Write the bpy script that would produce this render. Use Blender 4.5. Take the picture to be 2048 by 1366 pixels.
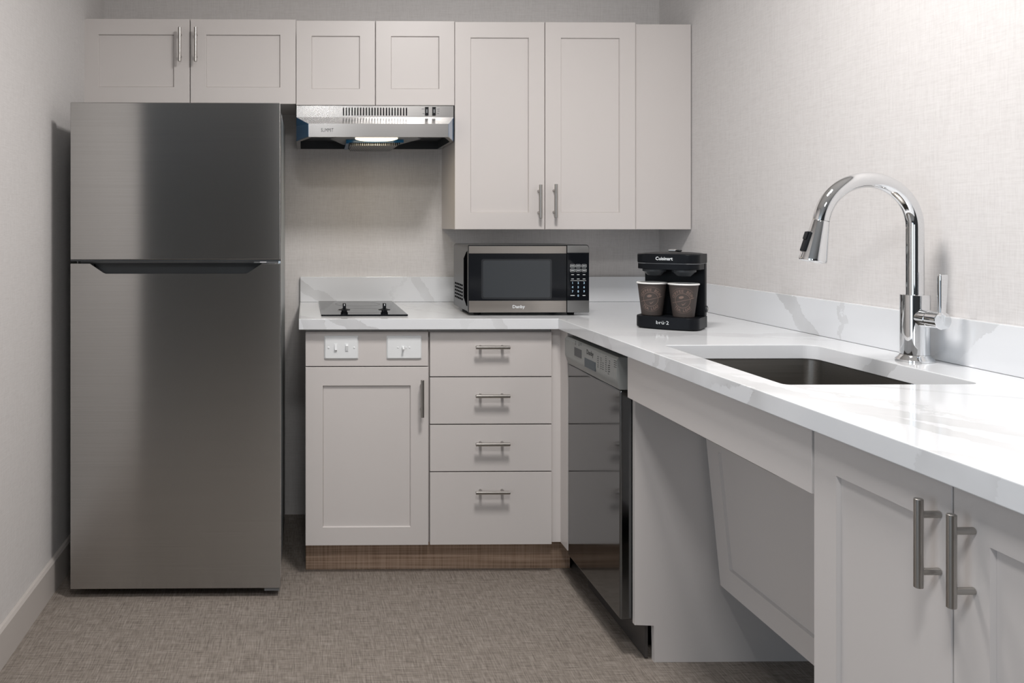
import bpy, bmesh, math, random
from mathutils import Vector, Matrix
random.seed(7)
for o in list(bpy.data.objects): bpy.data.objects.remove(o)
scn = bpy.context.scene
COL = scn.collection

# ------------------------------------------------------------ camera, world, lights, exposure
F_PX, CX, CY, CAM_H, YAW = 1680.0, 633.5, 456.0, 1.178, math.atan(0.014)
cam_d = bpy.data.cameras.new('camera'); cam = bpy.data.objects.new('camera', cam_d); COL.objects.link(cam)
cam_d.sensor_fit = 'HORIZONTAL'; cam_d.sensor_width = 36.0
cam_d.lens = F_PX / 2048 * 36.0
cam_d.shift_x = (1024 - CX) / 2048; cam_d.shift_y = (CY - 683) / 2048
cam_d.clip_start = 0.02
cam.location = (0, 0, CAM_H); cam.rotation_euler = (math.pi / 2, 0, -YAW)
scn.camera = cam
wd = bpy.data.worlds.new('world'); scn.world = wd; wd.use_nodes = True
wd.node_tree.nodes['Background'].inputs[0].default_value = (0.55, 0.65, 0.8, 1)
wd.node_tree.nodes['Background'].inputs[1].default_value = 1.0
def area(name, loc, size, power, color, rot=(0, 0, 0), spread=180):
    d = bpy.data.lights.new(name, 'AREA'); d.shape = 'RECTANGLE'; d.size, d.size_y = size
    d.energy = power; d.color = color; d.spread = math.radians(spread)
    o = bpy.data.objects.new(name, d); COL.objects.link(o); o.location = loc; o.rotation_euler = rot
    return o
area('ceiling_lamp_kitchen', (0.55, 1.75, 2.43), (0.34, 0.34), 30, (1.0, 0.96, 0.93))
area('overhead_flash_fill', (0.10, 0.15, 2.43), (0.30, 0.40), 21.5, (1.0, 0.985, 0.975))  # added overhead fill, stands in for a flash near the camera
area('window_daylight', (-3.30, -0.70, 1.45), (1.5, 2.2), 26, (0.70, 0.85, 1.0), (math.radians(90), 0, math.radians(-90)))
area('rear_cool_fill', (-2.75, -2.95, 1.45), (1.0, 1.5), 26, (0.80, 0.90, 1.0), (math.radians(90), 0, 0))  # added cool fill that brightens the cabinet fronts; no known window here
vs = scn.view_settings
vs.view_transform = 'Standard'; vs.look = 'None'; vs.gamma = 1.0; vs.use_curve_mapping = False
vs.exposure = 0.12

# ------------------------------------------------------------ pixel -> world helpers (2048 x 1366 frame)
_c, _s = math.cos(YAW), math.sin(YAW)
def XU(u, Y):
    t = (u - CX) / F_PX
    return Y * (t * _c + _s) / (_c - t * _s)
def YU_(u, X):
    t = (u - CX) / F_PX
    return X * (_c - t * _s) / (t * _c + _s)
def ZV(v, X, Y): return CAM_H - (v - CY) * (X * _s + Y * _c) / F_PX

# ------------------------------------------------------------ materials
def M(name, color=(.8, .8, .8), rough=.5, metal=0.0, **kw):
    m = bpy.data.materials.new(name); m.use_nodes = True
    b = m.node_tree.nodes['Principled BSDF']
    b.inputs['Base Color'].default_value = (*color, 1); b.inputs['Roughness'].default_value = rough
    b.inputs['Metallic'].default_value = metal
    for k, v in kw.items(): b.inputs[k].default_value = v
    return m
class NT:
    def __init__(s, m): s.t = m.node_tree; s.n = s.t.nodes; s.b = s.n['Principled BSDF']
    def node(s, typ, **kw):
        n = s.n.new(typ)
        for k, v in kw.items(): setattr(n, k, v)
        return n
    def link(s, a, b): s.t.links.new(a, b)
    def math(s, op, a, b=None, c=None, clamp=False):
        n = s.node('ShaderNodeMath', operation=op, use_clamp=clamp)
        for i, x in enumerate((a, b, c)):
            if x is None: continue
            if isinstance(x, (int, float)): n.inputs[i].default_value = x
            else: s.link(x, n.inputs[i])
        return n.outputs[0]
    def coords(s, scale=(1, 1, 1), kind='Object', rot=(0, 0, 0)):
        tc = s.node('ShaderNodeTexCoord'); mp = s.node('ShaderNodeMapping')
        mp.inputs['Scale'].default_value = scale; mp.inputs['Rotation'].default_value = rot
        s.link(tc.outputs[kind], mp.inputs[0]); return mp.outputs[0]
    def noise(s, vec, scale=1, detail=2, rough=.5):
        n = s.node('ShaderNodeTexNoise'); n.inputs['Scale'].default_value = scale
        n.inputs['Detail'].default_value = detail; n.inputs['Roughness'].default_value = rough
        s.link(vec, n.inputs['Vector']); return n.outputs['Fac']
    def ramp(s, fac, stops):
        r = s.node('ShaderNodeValToRGB'); e = r.color_ramp.elements
        while len(e) < len(stops): e.new(.5)
        for i, (p, c) in enumerate(stops): e[i].position = p; e[i].color = (*c, 1)
        s.link(fac, r.inputs[0]); return r.outputs[0]
    def bump(s, h, strength, dist=.001):
        b = s.node('ShaderNodeBump'); b.inputs['Strength'].default_value = strength
        b.inputs['Distance'].default_value = dist; s.link(h, b.inputs['Height']); s.link(b.outputs[0], s.b.inputs['Normal'])

def fabric(name, lo, mid, hi, scales, rough, bstr, spread=.1):
    """cross-woven threads: sum of noises each stretched along one axis"""
    m = M(name, mid, rough); n = NT(m); acc = None
    for sc in scales:
        f = n.noise(n.coords(sc), 1, 1.5, .6)
        acc = f if acc is None else n.math('ADD', acc, f)
    acc = n.math('DIVIDE', acc, float(len(scales)))
    n.link(n.ramp(acc, [(.5 - spread, lo), (.5, mid), (.5 + spread, hi)]), n.b.inputs['Base Color'])
    n.bump(acc, bstr, .002)
    return m
def wallpaper(name, axes):
    # axes: which object axis runs along the wall (0 = x, 1 = y); z is up
    def v(a, z):
        r = [1, 1, z]; r[axes] = a; return tuple(r)
    return fabric(name, (.570, .551, .543), (.635, .617, .609), (.685, .670, .663),
                  [v(14, 420), v(420, 14), v(40, 300), v(300, 40)], .75, .12, .17)
MAT = {}
MAT['wall_xz'] = wallpaper('linen_wallpaper', 0)
MAT['wall_yz'] = wallpaper('linen_wallpaper_side', 1)
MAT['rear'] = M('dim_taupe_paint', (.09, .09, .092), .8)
MAT['ceil'] = M('white_ceiling_paint', (.8, .79, .77), .8)
MAT['floor'] = fabric('woven_taupe_flooring', (.105, .088, .075), (.228, .198, .172), (.35, .312, .278),
                      [(9, 400, 1), (400, 9, 1), (26, 260, 1), (260, 26, 1)], .6, .35, .13)
MAT['base'] = M('taupe_vinyl_baseboard', (.50, .465, .44), .5)
def painted(name, col):
    m = M(name, col, .38); n = NT(m)
    n.bump(n.noise(n.coords((1, 1, 1)), 900, 1), .02, .0005); return m
MAT['cab'] = painted('warm_grey_cabinet_paint', (.612, .580, .564))
MAT['carc'] = M('cabinet_carcass_melamine', (.50, .47, .445), .5)
MAT['gapdark'] = M('shadow_gap_black', (.02, .02, .02), .8)
def woodmat():
    m = M('brown_wood_laminate', (.2, .13, .09), .5); n = NT(m)
    a = n.noise(n.coords((3, 3, 160)), 1, 3); b = n.noise(n.coords((240, 240, 6)), 1, 1)
    f = n.math('ADD', n.math('MULTIPLY', a, .65), n.math('MULTIPLY', b, .35))
    n.link(n.ramp(f, [(.36, (.25, .16, .105)), (.5, (.40, .275, .195)), (.64, (.50, .36, .27))]), n.b.inputs['Base Color']); return m
MAT['wood'] = woodmat()
def steel(name, col, rough, aniso=.0, axis='Z', grain=None, grainamt=.04):
    m = M(name, col, rough, 1.0); n = NT(m)
    if aniso:
        n.b.inputs['Anisotropic'].default_value = aniso; n.b.inputs['Anisotropic Rotation'].default_value = .25
        t = n.node('ShaderNodeTangent', direction_type='RADIAL', axis=axis); n.link(t.outputs[0], n.b.inputs['Tangent'])
    if grain:
        f = n.noise(n.coords(grain), 1, 2)
        n.link(n.ramp(f, [(.3, tuple(c * (1 - grainamt) for c in col)), (.7, tuple(min(1, c * (1 + grainamt)) for c in col))]), n.b.inputs['Base Color'])
    return m
MAT['fridge'] = steel('brushed_fridge_steel', (.44, .435, .427), .20, 1.0, 'Z', (4, 4, 700))
MAT['fridge_side'] = M('grey_fridge_side_paint', (.30, .32, .33), .4, .3)
MAT['dark'] = M('dark_charcoal_plastic', (.035, .04, .045), .4)
MAT['black'] = M('black_plastic', (.006, .007, .009), .35, **{'Specular IOR Level': .25})
MAT['blackgloss'] = M('black_glass', (.006, .007, .009), .06, **{'Specular IOR Level': .25})
MAT['hoodsteel'] = steel('hood_brushed_steel', (.43, .425, .42), .25, .6, 'Z', (4, 700, 700))
MAT['dw'] = steel('dishwasher_dark_steel', (.165, .172, .178), .09, 0, 'Z', (700, 4, 4), .02)
MAT['dwpanel'] = M('grey_control_panel', (.28, .29, .285), .45, .35)
MAT['nickel'] = steel('brushed_nickel', (.43, .415, .395), .28)
MAT['chrome'] = M('polished_chrome', (.78, .79, .80), .03, 1.0)
MAT['sinksteel'] = steel('satin_sink_steel', (.26, .247, .23), .36, 0, 'Z', (5, 300, 300), .06)
MAT['film'] = M('blue_protective_film', (.006, .11, .26), .25, 0, **{'Coat Weight': .5})
MAT['white'] = M('white_plastic', (.78, .80, .81), .35)
MAT['print_dark'] = M('dark_grey_print', (.018, .02, .022), .7)
MAT['print_light'] = M('pale_print', (.70, .73, .75), .5)
MAT['grey'] = M('mid_grey_plastic', (.20, .21, .22), .4)
MAT['cup'] = M('brown_paper_cup', (.050, .039, .035), .65)
MAT['cuprim'] = M('white_paper', (.80, .80, .78), .6)
MAT['cuplogo'] = M('tan_cup_print', (.165, .115, .095), .6)
MAT['screen'] = M('microwave_inner_screen', (.035, .040, .045), .22)
MAT['lens'] = M('hood_lamp_lens', (1, .93, .8), .4, 0, **{'Emission Color': (1.0, .84, .56, 1), 'Emission Strength': 2.6})
MAT['lcd'] = M('dark_blue_display', (.015, .035, .05), .25, **{'Specular IOR Level': .3})
MAT['void'] = M('matte_black_opening', (.004, .004, .005), 1.0, **{'Specular IOR Level': 0.0})
MAT['rubber'] = M('black_rubber', (.012, .012, .013), .7)
def meshmat():
    m = M('filter_mesh', (.35, .36, .37), .4, .8); n = NT(m)
    v = n.node('ShaderNodeTexVoronoi', voronoi_dimensions='2D'); v.inputs['Scale'].default_value = 1; v.inputs['Randomness'].default_value = .1
    n.link(n.coords((140, 140, 140)), v.inputs['Vector'])
    n.link(n.ramp(v.outputs['Distance'], [(.30, (.015, .016, .018)), (.48, (.46, .47, .48))]), n.b.inputs['Base Color']); return m
MAT['filter'] = meshmat()
def quartz():
    m = M('white_veined_quartz', (.8, .8, .8), .09); n = NT(m)
    tc = n.node('ShaderNodeTexCoord'); P = tc.outputs['Object']
    big = n.noise(P, 2.6, 4, .62); fine = n.noise(P, 16, 4, .7); vfine = n.noise(P, 70, 2)
    wob = n.math('ADD', n.math('MULTIPLY', n.math('SUBTRACT', big, .5), .30), n.math('MULTIPLY', n.math('SUBTRACT', fine, .5), .16))
    acc = None
    # vein sheets running through the slab: (normal, offset, half width, strength); object origin = world origin
    sheets = [((.5, 0, 1.0), .932, .020, 1.0, .22), ((0, 1.0, 1.2), 2.94, .024, 1.0, .25), ((1.53, 1.0, .4), 3.19, .026, 1.0, .22),
              ((.645, 1.0, .2), 2.472, .008, .8, .2), ((1.2, 1.0, .3), 2.343, .040, .9, .3), ((0, 1.0, -1.45), 1.102, .022, .9, .3),
              ((.3, 1.0, .1), 2.78, .007, .7, .8), ((.9, .30, -.5), .90, .008, .6, 1.0), ((1.0, .2, .6), 1.72, .016, .9, .25), ((.25, 1.0, .5), 2.66, .012, .8, .6)]
    for nr, off, w, st, kw in sheets:
        L = Vector(nr).length
        d = n.node('ShaderNodeVectorMath', operation='DOT_PRODUCT'); n.link(P, d.inputs[0]); d.inputs[1].default_value = tuple(x / L for x in nr)
        dd = n.math('ABSOLUTE', n.math('ADD', n.math('SUBTRACT', d.outputs['Value'], off / L), n.math('MULTIPLY', wob, kw)))
        fill = n.math('MULTIPLY', n.math('LESS_THAN', dd, w), .62 * st)
        edge = n.math('SUBTRACT', 1.0, n.math('DIVIDE', n.math('ABSOLUTE', n.math('SUBTRACT', dd, w)), .0022), clamp=True)
        v = n.math('MAXIMUM', fill, n.math('MULTIPLY', n.math('MULTIPLY', edge, st), n.math('MULTIPLY', vfine, 1.5)))
        acc = v if acc is None else n.math('MAXIMUM', acc, v)
    patch = n.math('MULTIPLY', n.math('SUBTRACT', n.noise(P, 5, 3), .28), 2.2, clamp=True)
    acc = n.math('MULTIPLY', acc, patch)
    cloud = n.math('MULTIPLY', n.math('SUBTRACT', n.noise(P, 4, 3), .5), .18)
    tot = n.math('ADD', acc, n.math('MAXIMUM', cloud, 0.0), clamp=True)
    n.link(n.ramp(tot, [(0, (.735, .752, .775)), (.6, (.55, .558, .568)), (1.0, (.36, .362, .37))]), n.b.inputs['Base Color'])
    return m
MAT['quartz'] = quartz()

# ------------------------------------------------------------ mesh helpers
OFF = {}
def thing(name, label, cat, loc=(0, 0, 0), rotz=0, group=None, local=False):
    o = bpy.data.objects.new(name, None); COL.objects.link(o); o.empty_display_size = .05
    o.location = loc; o.rotation_euler = (0, 0, rotz); o['label'] = label; o['category'] = cat
    if group: o['group'] = group
    OFF[o] = Vector((0, 0, 0)) if local else Vector(loc)
    return o
def tag(o, label, cat, group=None):
    o['label'] = label; o['category'] = cat
    if group: o['group'] = group
    return o
def obj(name, bm, mat, parent=None, smooth=30, label=None, kind=None):
    bmesh.ops.recalc_face_normals(bm, faces=bm.faces)
    me = bpy.data.meshes.new(name); bm.to_mesh(me); bm.free()
    off = OFF.get(parent, Vector((0, 0, 0))) if parent else Vector((0, 0, 0))
    if off.length: me.transform(Matrix.Translation(-off))
    me.materials.append(MAT[mat] if isinstance(mat, str) else mat)
    if smooth:
        me.polygons.foreach_set('use_smooth', [True] * len(me.polygons)); me.set_sharp_from_angle(angle=math.radians(smooth))
    o = bpy.data.objects.new(name, me); COL.objects.link(o)
    if smooth:
        wn_ = o.modifiers.new('weighted_normals', 'WEIGHTED_NORMAL'); wn_.keep_sharp = True; wn_.weight = 100
    if parent: o.parent = parent; OFF[o] = off
    if label: o['label'] = label
    if kind: o['kind'] = kind
    return o
class Frame:
    def __init__(s, O, R, U):
        s.O = Vector(O); s.R = Vector(R).normalized(); s.U = Vector(U).normalized(); s.N = s.R.cross(s.U)
    def __call__(s, a, b, c=0): return s.O + s.R * a + s.U * b + s.N * c
W = Frame((0, 0, 0), (1, 0, 0), (0, 1, 0))            # world
def add_box(bm, a0, a1, b0, b1, c0, c1, fr=W, bev=0, seg=2):
    vs_ = [bm.verts.new(fr(a, b, c)) for c in (c0, c1) for b in (b0, b1) for a in (a0, a1)]
    fs = [bm.faces.new([vs_[i] for i in q]) for q in ((0, 2, 3, 1), (4, 5, 7, 6), (0, 1, 5, 4), (2, 6, 7, 3), (0, 4, 6, 2), (1, 3, 7, 5))]
    if bev:
        es = list({e for f in fs for e in f.edges})
        bmesh.ops.bevel(bm, geom=es, offset=bev, segments=seg, affect='EDGES', profile=.5)
def box(name, a0, a1, b0, b1, c0, c1, mat, parent=None, fr=W, bev=.001, seg=2, **kw):
    bm = bmesh.new(); add_box(bm, a0, a1, b0, b1, c0, c1, fr, bev, seg); return obj(name, bm, mat, parent, **kw)
def add_prism(bm, pts, c0, c1, fr=W, bev=0, seg=2, top_only=False):
    lo = [bm.verts.new(fr(a, b, c0)) for a, b in pts]; hi = [bm.verts.new(fr(a, b, c1)) for a, b in pts]
    n = len(pts); f0 = bm.faces.new(lo[::-1]); f1 = bm.faces.new(hi)
    for i in range(n): bm.faces.new([lo[i], lo[(i + 1) % n], hi[(i + 1) % n], hi[i]])
    if bev:
        es = list(f1.edges) + ([] if top_only else list(f0.edges))
        bmesh.ops.bevel(bm, geom=es, offset=bev, segments=seg, affect='EDGES', profile=.5)
def prism(name, pts, c0, c1, mat, parent=None, fr=W, bev=.001, seg=2, **kw):
    bm = bmesh.new(); add_prism(bm, pts, c0, c1, fr, bev, seg); return obj(name, bm, mat, parent, **kw)
def rrect(a0, a1, b0, b1, r, n=6):
    out = []
    rs = r if isinstance(r, (tuple, list)) else (r,) * 4
    for (cx, cy, st), rr in zip(((a1, b1, 0), (a0, b1, 90), (a0, b0, 180), (a1, b0, 270)), rs):
        sx = -1 if cx == a1 else 1; sy = -1 if cy == b1 else 1
        for k in range(n + 1):
            t = math.radians(st + 90 * k / n)
            out.append((cx + sx * rr + rr * math.cos(t), cy + sy * rr + rr * math.sin(t)))
    return out
def add_rings(bm, rings, cap0=True, cap1=True, closed=True):
    R = [[bm.verts.new(p) for p in r] for r in rings]; n = len(R[0])
    for i in range(len(R) - 1):
        for k in range(n if closed else n - 1):
            bm.faces.new([R[i][k], R[i][(k + 1) % n], R[i + 1][(k + 1) % n], R[i + 1][k]])
    if cap0: bm.faces.new(R[0][::-1])
    if cap1: bm.faces.new(R[-1])
def add_lathe(bm, prof, fr, seg=24):
    """prof: (radius, c) along the frame's normal"""
    add_rings(bm, [[fr(r * math.cos(2 * math.pi * k / seg), r * math.sin(2 * math.pi * k / seg), c) for k in range(seg)] for r, c in prof])
def lathe(name, prof, fr, mat, parent=None, seg=24, **kw):
    bm = bmesh.new(); add_lathe(bm, prof, fr, seg); return obj(name, bm, mat, parent, **kw)
def add_tube(bm, path, rad, seg=20):
    path = [Vector(p) for p in path]; rings = []
    up = None
    for i, p in enumerate(path):
        t = (path[min(i + 1, len(path) - 1)] - path[max(i - 1, 0)]).normalized()
        if up is None: up = t.orthogonal().normalized()
        up = (up - t * up.dot(t)).normalized(); s_ = t.cross(up)
        r = rad[i] if isinstance(rad, (list, tuple)) else rad
        rings.append([p + (up * math.cos(2 * math.pi * k / seg) + s_ * math.sin(2 * math.pi * k / seg)) * r for k in range(seg)])
    add_rings(bm, rings)
def rod(bm, p0, p1, r, seg=16, ch=.0008):
    p0, p1 = Vector(p0), Vector(p1); d = (p1 - p0).normalized()
    add_tube(bm, [p0, p0 + d * ch, p1 - d * ch, p1], [r - ch, r, r, r - ch], seg)
def text_bm(txt, size, fr, extrude=.0003, align='CENTER', sx=1.0, map2=None, bold=.018):
    cu = bpy.data.curves.new('t', 'FONT'); cu.body = txt; cu.size = 1.0; cu.align_x = align; cu.align_y = 'CENTER'
    cu.resolution_u = 2; cu.offset = bold
    to = bpy.data.objects.new('t', cu); COL.objects.link(to)
    dg = bpy.context.evaluated_depsgraph_get(); me = bpy.data.meshes.new_from_object(to.evaluated_get(dg))
    bpy.data.objects.remove(to); bpy.data.curves.remove(cu)
    bm = bmesh.new(); bm.from_mesh(me); bpy.data.meshes.remove(me)
    for v in bm.verts:
        a, b = v.co.x * sx * size, v.co.y * size
        v.co = map2(a, b) if map2 else fr(a, b, extrude)
    return bm
def text(name, txt, size, fr, mat, parent, sx=1.0, bold=.018, **kw):
    bm = text_bm(txt, size, fr, sx=sx, bold=bold)
    o = obj(name, bm, mat, parent, smooth=0, **kw); return o

def handle(parent, fr, a, b, vertical, L=.125, name='handle'):
    """bar pull: straight bar on two posts, centred on (a, b) of the frame, face at c = 0"""
    bm = bmesh.new(); r = .006; off = .030; h = L / 2; q = h * .64
    P = (lambda t, c: fr(a, b + t, c)) if vertical else (lambda t, c: fr(a + t, b, c))
    rod(bm, P(-h, off), P(h, off), r)
    for t in (-q, q): rod(bm, P(t, .0005), P(t, off), .0048, 12)
    return obj(name, bm, 'nickel', parent)

def shaker(parent, fr, w, h, ml, mr, mb, mt, t=.019, mat='cab', name='door', depth=.007):
    """shaker door: a raised frame (stiles and rails) with a recessed flat panel; lower left front corner at fr origin"""
    bm = bmesh.new(); e = .0012; s_ = .0022
    def ring(x0, x1, y0, y1, c): return [fr(x0, y0, c), fr(x1, y0, c), fr(x1, y1, c), fr(x0, y1, c)]
    rings = [ring(ml + s_, w - mr - s_, mb + s_, h - mt - s_, -t + .004), ring(0.002, w - .002, .002, h - .002, -t), ring(0, w, 0, h, -t + .002), ring(0, w, 0, h, -e), ring(e, w - e, e, h - e, 0),
             ring(ml, w - mr, mb, h - mt, 0), ring(ml + s_, w - mr - s_, mb + s_, h - mt - s_, -depth), ring(ml + s_, w - mr - s_, mb + s_, h - mt - s_, -t + .004)]
    add_rings(bm, rings, cap0=False, cap1=False)
    bmesh.ops.remove_doubles(bm, verts=bm.verts, dist=1e-6)
    d = obj(name, bm, mat, parent, smooth=0)
    bm = bmesh.new(); add_box(bm, ml + s_ + .0003, w - mr - s_ - .0003, mb + s_ + .0003, h - mt - s_ - .0003, -t + .0045, -depth + .0001, fr)
    obj('door_panel', bm, mat, d, smooth=0)
    return d
def slab_front(parent, fr, w, h, name='drawer', mat='cab', t=.019):
    return box(name, 0, w, 0, h, -t, 0, mat, parent, fr, .0014)

# ------------------------------------------------------------ key planes (metres; camera stands at x = y = 0)
YB = 3.455          # back wall
YUP = 3.145         # face of the upper doors
YC = 2.797          # front edge of the back counter run
YD = 2.827          # face of the base doors and drawers
XC = .847           # front edge of the right counter run
XD = .870           # face of the right base doors
XL, XR = -.822, 1.466
ZC, TH = .875, .036 # counter top and thickness
ZB = ZC - TH - .001
CEIL = 2.45
BACK = Frame((0, 0, 0), (1, 0, 0), (0, 0, 1))          # a = x, b = z, c = -y
def FB(Y): return Frame((0, Y, 0), (1, 0, 0), (0, 0, 1))
def FR(X): return Frame((X, 0, 0), (0, -1, 0), (0, 0, 1))   # faces -x ; a = -y, b = z

# ------------------------------------------------------------ setting
def struct(name, *a, **k):
    o = box(name, *a, **k); o['kind'] = 'structure'; return o
struct('floor', -3.4, XR + .1, -3.1, YB + .1, -.1, 0, 'floor', bev=0)
struct('ceiling', -3.4, XR + .1, -3.1, YB + .1, CEIL, CEIL + .1, 'ceil', bev=0)
struct('wall_back', XL, XR, YB, YB + .1, 0, CEIL, 'wall_xz', bev=0)
struct('wall_left', XL - .12, XL, 1.18, YB + .1, 0, CEIL, 'wall_yz', bev=0)
struct('wall_right', XR, XR + .1, -3.1, YB + .1, 0, CEIL, 'wall_yz', bev=0)
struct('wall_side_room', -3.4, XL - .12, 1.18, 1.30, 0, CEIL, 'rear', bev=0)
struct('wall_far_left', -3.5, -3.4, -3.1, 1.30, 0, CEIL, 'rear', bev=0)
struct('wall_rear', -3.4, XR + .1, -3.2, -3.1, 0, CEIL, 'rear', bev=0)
bm = bmesh.new(); add_prism(bm, [(XL + .0005, .0), (XL + .013, .0), (XL + .013, .098), (XL + .008, .106), (XL + .0005, .108)], -(YB - .001), -1.18, Frame((0, 0, 0), (1, 0, 0), (0, 0, 1)))
o = obj('baseboard_left', bm, 'base'); o['kind'] = 'structure'

# ------------------------------------------------------------ refrigerator
YF = 2.68
fx0, fx1 = XU(140.5, YF), XU(561, YF)
zt, zb = ZV(205, -.4, YF), .030
t = thing('refrigerator', 'tall brushed steel two door refrigerator with freezer on top', 'refrigerator', ((fx0 + fx1) / 2, YF + .35, 0))
FF = FB(YF)
box('cabinet', fx0 + .004, fx1 - .002, YF + .062, YF + .68, .035, zt - .006, 'fridge_side', t, bev=.004)
box('door_gasket', fx0 + .012, fx1 - .012, YF + .048, YF + .0615, .05, zt - .02, 'dark', t, bev=0)
zg1, zg2 = ZV(519.5, -.4, YF), ZV(527, -.4, YF)
fd = box('freezer_door', fx0, fx1, zg1, zt, -.047, 0, 'fridge', t, FF, .0025, 3)
box('door_edge_cap', fx0 + .001, fx1 - .001, zg1 - .0042, zg1 - .0005, -.045, -.002, 'dark', fd, FF, 0)
nl, nr = [XU(u, YF) for u in (181, 209)], [XU(u, YF) for u in (494, 523)]
zn = ZV(548.5, -.4, YF)
pts = [(fx0, zb), (fx1, zb), (fx1, zg2), (nr[1], zg2), (nr[0] + .004, zn + .003), (nr[0] - .004, zn), (nl[1] + .004, zn), (nl[1] - .004, zn + .003), (nl[0], zg2), (fx0, zg2)]
rd = prism('fridge_door', pts, -.047, 0, 'fridge', t, FF, .0016, 2, smooth=25)
# pocket handle: dark plate set back behind the notch
bm = bmesh.new()
add_box(bm, nl[0] - .02, nr[1] + .02, zn - .004, zg2 + .008, -.0475, -.040, FF)
obj('handle_pocket', bm, 'dark', rd, smooth=0)
box('pocket_lip', nl[0] + .001, nr[1] - .001, zg2 - .003, zg2 + .001, -.040, -.030, 'dark', rd, FF, .0008)
box('gap_strip', fx0 + .025, fx1 - .055, zg2 + .001, zg1 - .005, -.040, -.028, 'grey', t, FF, .0005)
bm = bmesh.new()
add_box(bm, fx1 - .085, fx1 - .008, zg2 + .0012, zg1 - .0048, -.03, -.006, FF, .0006); 
hg = obj('middle_hinge', bm, 'grey', t)
box('hinge_plate', fx1 - .066, fx1 - .045, zg2 + .0028, zg1 - .006, -.0055, -.0045, 'white', hg, FF, 0)
lathe('hinge_pin', [(.0045, zg2 - .001), (.0045, zg1 + .002)], Frame((fx1 - .004, YF + .014, 0), (1, 0, 0), (0, 1, 0)), 'chrome', hg, 12)
box('edge_trim', fx1 - .0002, fx1 + .0012, .06, zt - .004, -.0455, -.004, 'chrome', t, FF, 0)
for x in (fx0 + .03, fx1 - .05):
    lathe('foot', [(.016, 0), (.016, .01), (.008, .012), (.008, .0345)], Frame((x, YF + .1, 0), (1, 0, 0), (0, 1, 0)), 'rubber', t, 16)
for x in (fx0 + .05, fx1 - .05):
    lathe('foot', [(.016, 0), (.016, .01), (.008, .012), (.008, .0345)], Frame((x, YF + .6, 0), (1, 0, 0), (0, 1, 0)), 'rubber', t, 16)
bm = bmesh.new(); add_box(bm, fx1 - .052, fx1 - .004, .018, .0295, -.05, -.008, FF, .001); obj('bottom_hinge', bm, 'grey', t)
box('kick_grille', fx0 + .02, fx1 - .06, .012, .034, -.09, -.07, 'dark', t, FF, .001)

# ------------------------------------------------------------ upper cabinets
FU = FB(YUP)
def upper(name, label, u0, u1, v0, v1, doors, group=None, margins=.058):
    x0, x1 = XU(u0, YUP), XU(u1, YUP); xm = (x0 + x1) / 2
    z1, z0 = ZV(v0, xm, YUP), ZV(v1, xm, YUP)
    t = thing(name, label, 'cabinet', (xm, YUP + .15, z0), group=group)
    box('body', x0 + .001, x1 - .001, YUP + .0205, YB - .001, z0 + .001, z1 - .001, 'cab', t, bev=.0008)
    for du0, du1, hv in doors:
        a0, a1 = XU(du0, YUP), XU(du1, YUP)
        d = shaker(t, Frame((a0, YUP, z0), (1, 0, 0), (0, 0, 1)), a1 - a0, z1 - z0, margins, margins, margins + .004, margins)
        if hv:
            u, va, vb = hv; zc_ = (ZV(va, xm, YUP) + ZV(vb, xm, YUP)) / 2
            handle(d, FU, XU(u, YUP), zc_, True, abs(ZV(va, xm, YUP) - ZV(vb, xm, YUP)))
    return t, x0, x1, z0, z1
upper('wall_cabinet', 'wide grey wall cabinet with two handled doors above the refrigerator', 165, 591.5, 38, 207.5,
      [(165, 379.3, (361.5, 58, 126)), (380.8, 591.5, (393, 58, 126))], 'upper wall cabinets')
_, hx0, hx1, hz0, _ = upper('wall_cabinet', 'short grey wall cabinet without handles directly above the range hood', 592.5, 909, 41.5, 210.5,
      [(592.5, 750.2, None), (751.5, 909, None)], 'upper wall cabinets', .057)
_, _, tx1, tz0, tz1 = upper('wall_cabinet', 'tall grey wall cabinet with two long handled doors above the microwave', 909.8, 1271, 44, 459,
      [(909.8, 1089.2, (1077, 370, 437)), (1090.6, 1271, (1107.5, 369, 436))], 'upper wall cabinets', .059)
x0, x1 = tx1 + .0005, min(XU(1384, YUP + .018), XR - .004)
tag(box('filler_panel', x0, x1, YUP + .017, YUP + .034, tz0 + .0005, tz1 - .003, 'cab', bev=.001),
    'plain grey vertical filler panel between tall wall cabinet and right wall', 'panel')

# ------------------------------------------------------------ range hood
hz1 = hz0 - .002
xa, xb = hx0 + .001, hx1 - .004
YV = 2.985
za = ZV(234.5, .26, YUP)                 # bottom of the control strip
zv1, zv0 = ZV(247.5, .26, YV), ZV(274, .26, YV)
va, vb = XU(617, YV), XU(897, YV)
zbot = zv0
t = thing('range_hood', 'stainless under-cabinet range hood with lit lamp above the cooktop', 'range hood', ((xa + xb) / 2, YUP + .1, zbot))
# outer shell: back body plus tapered visor, open underneath
bm = bmesh.new()
yb = YB - .002
def V(x, y, z): return bm.verts.new((x, y, z))
tl, tr = V(xa, YUP, hz1), V(xb, YUP, hz1); btl, btr = V(xa, yb, hz1), V(xb, yb, hz1)
sl, sr = V(xa, YUP, za), V(xb, YUP, za)
fl1, fr1 = V(va, YV, zv1), V(vb, YV, zv1); fl0, fr0 = V(va, YV, zv0), V(vb, YV, zv0)
ml, mr = V(xa, YUP, zbot), V(xb, YUP, zbot); bl, br = V(xa, yb, zbot), V(xb, yb, zbot)
for q in ((tl, tr, btr, btl), (tl, sl, sr, tr), (sl, fl1, fr1, sr), (fl1, fl0, fr0, fr1), (btl, btr, br, bl),
          (tl, btl, bl, ml, sl), (tr, sr, mr, br, btr), (sl, ml, fl0, fl1), (sr, fr1, fr0, mr)):
    bm.faces.new(q)
bmesh.ops.recalc_face_normals(bm, faces=bm.faces)
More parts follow.
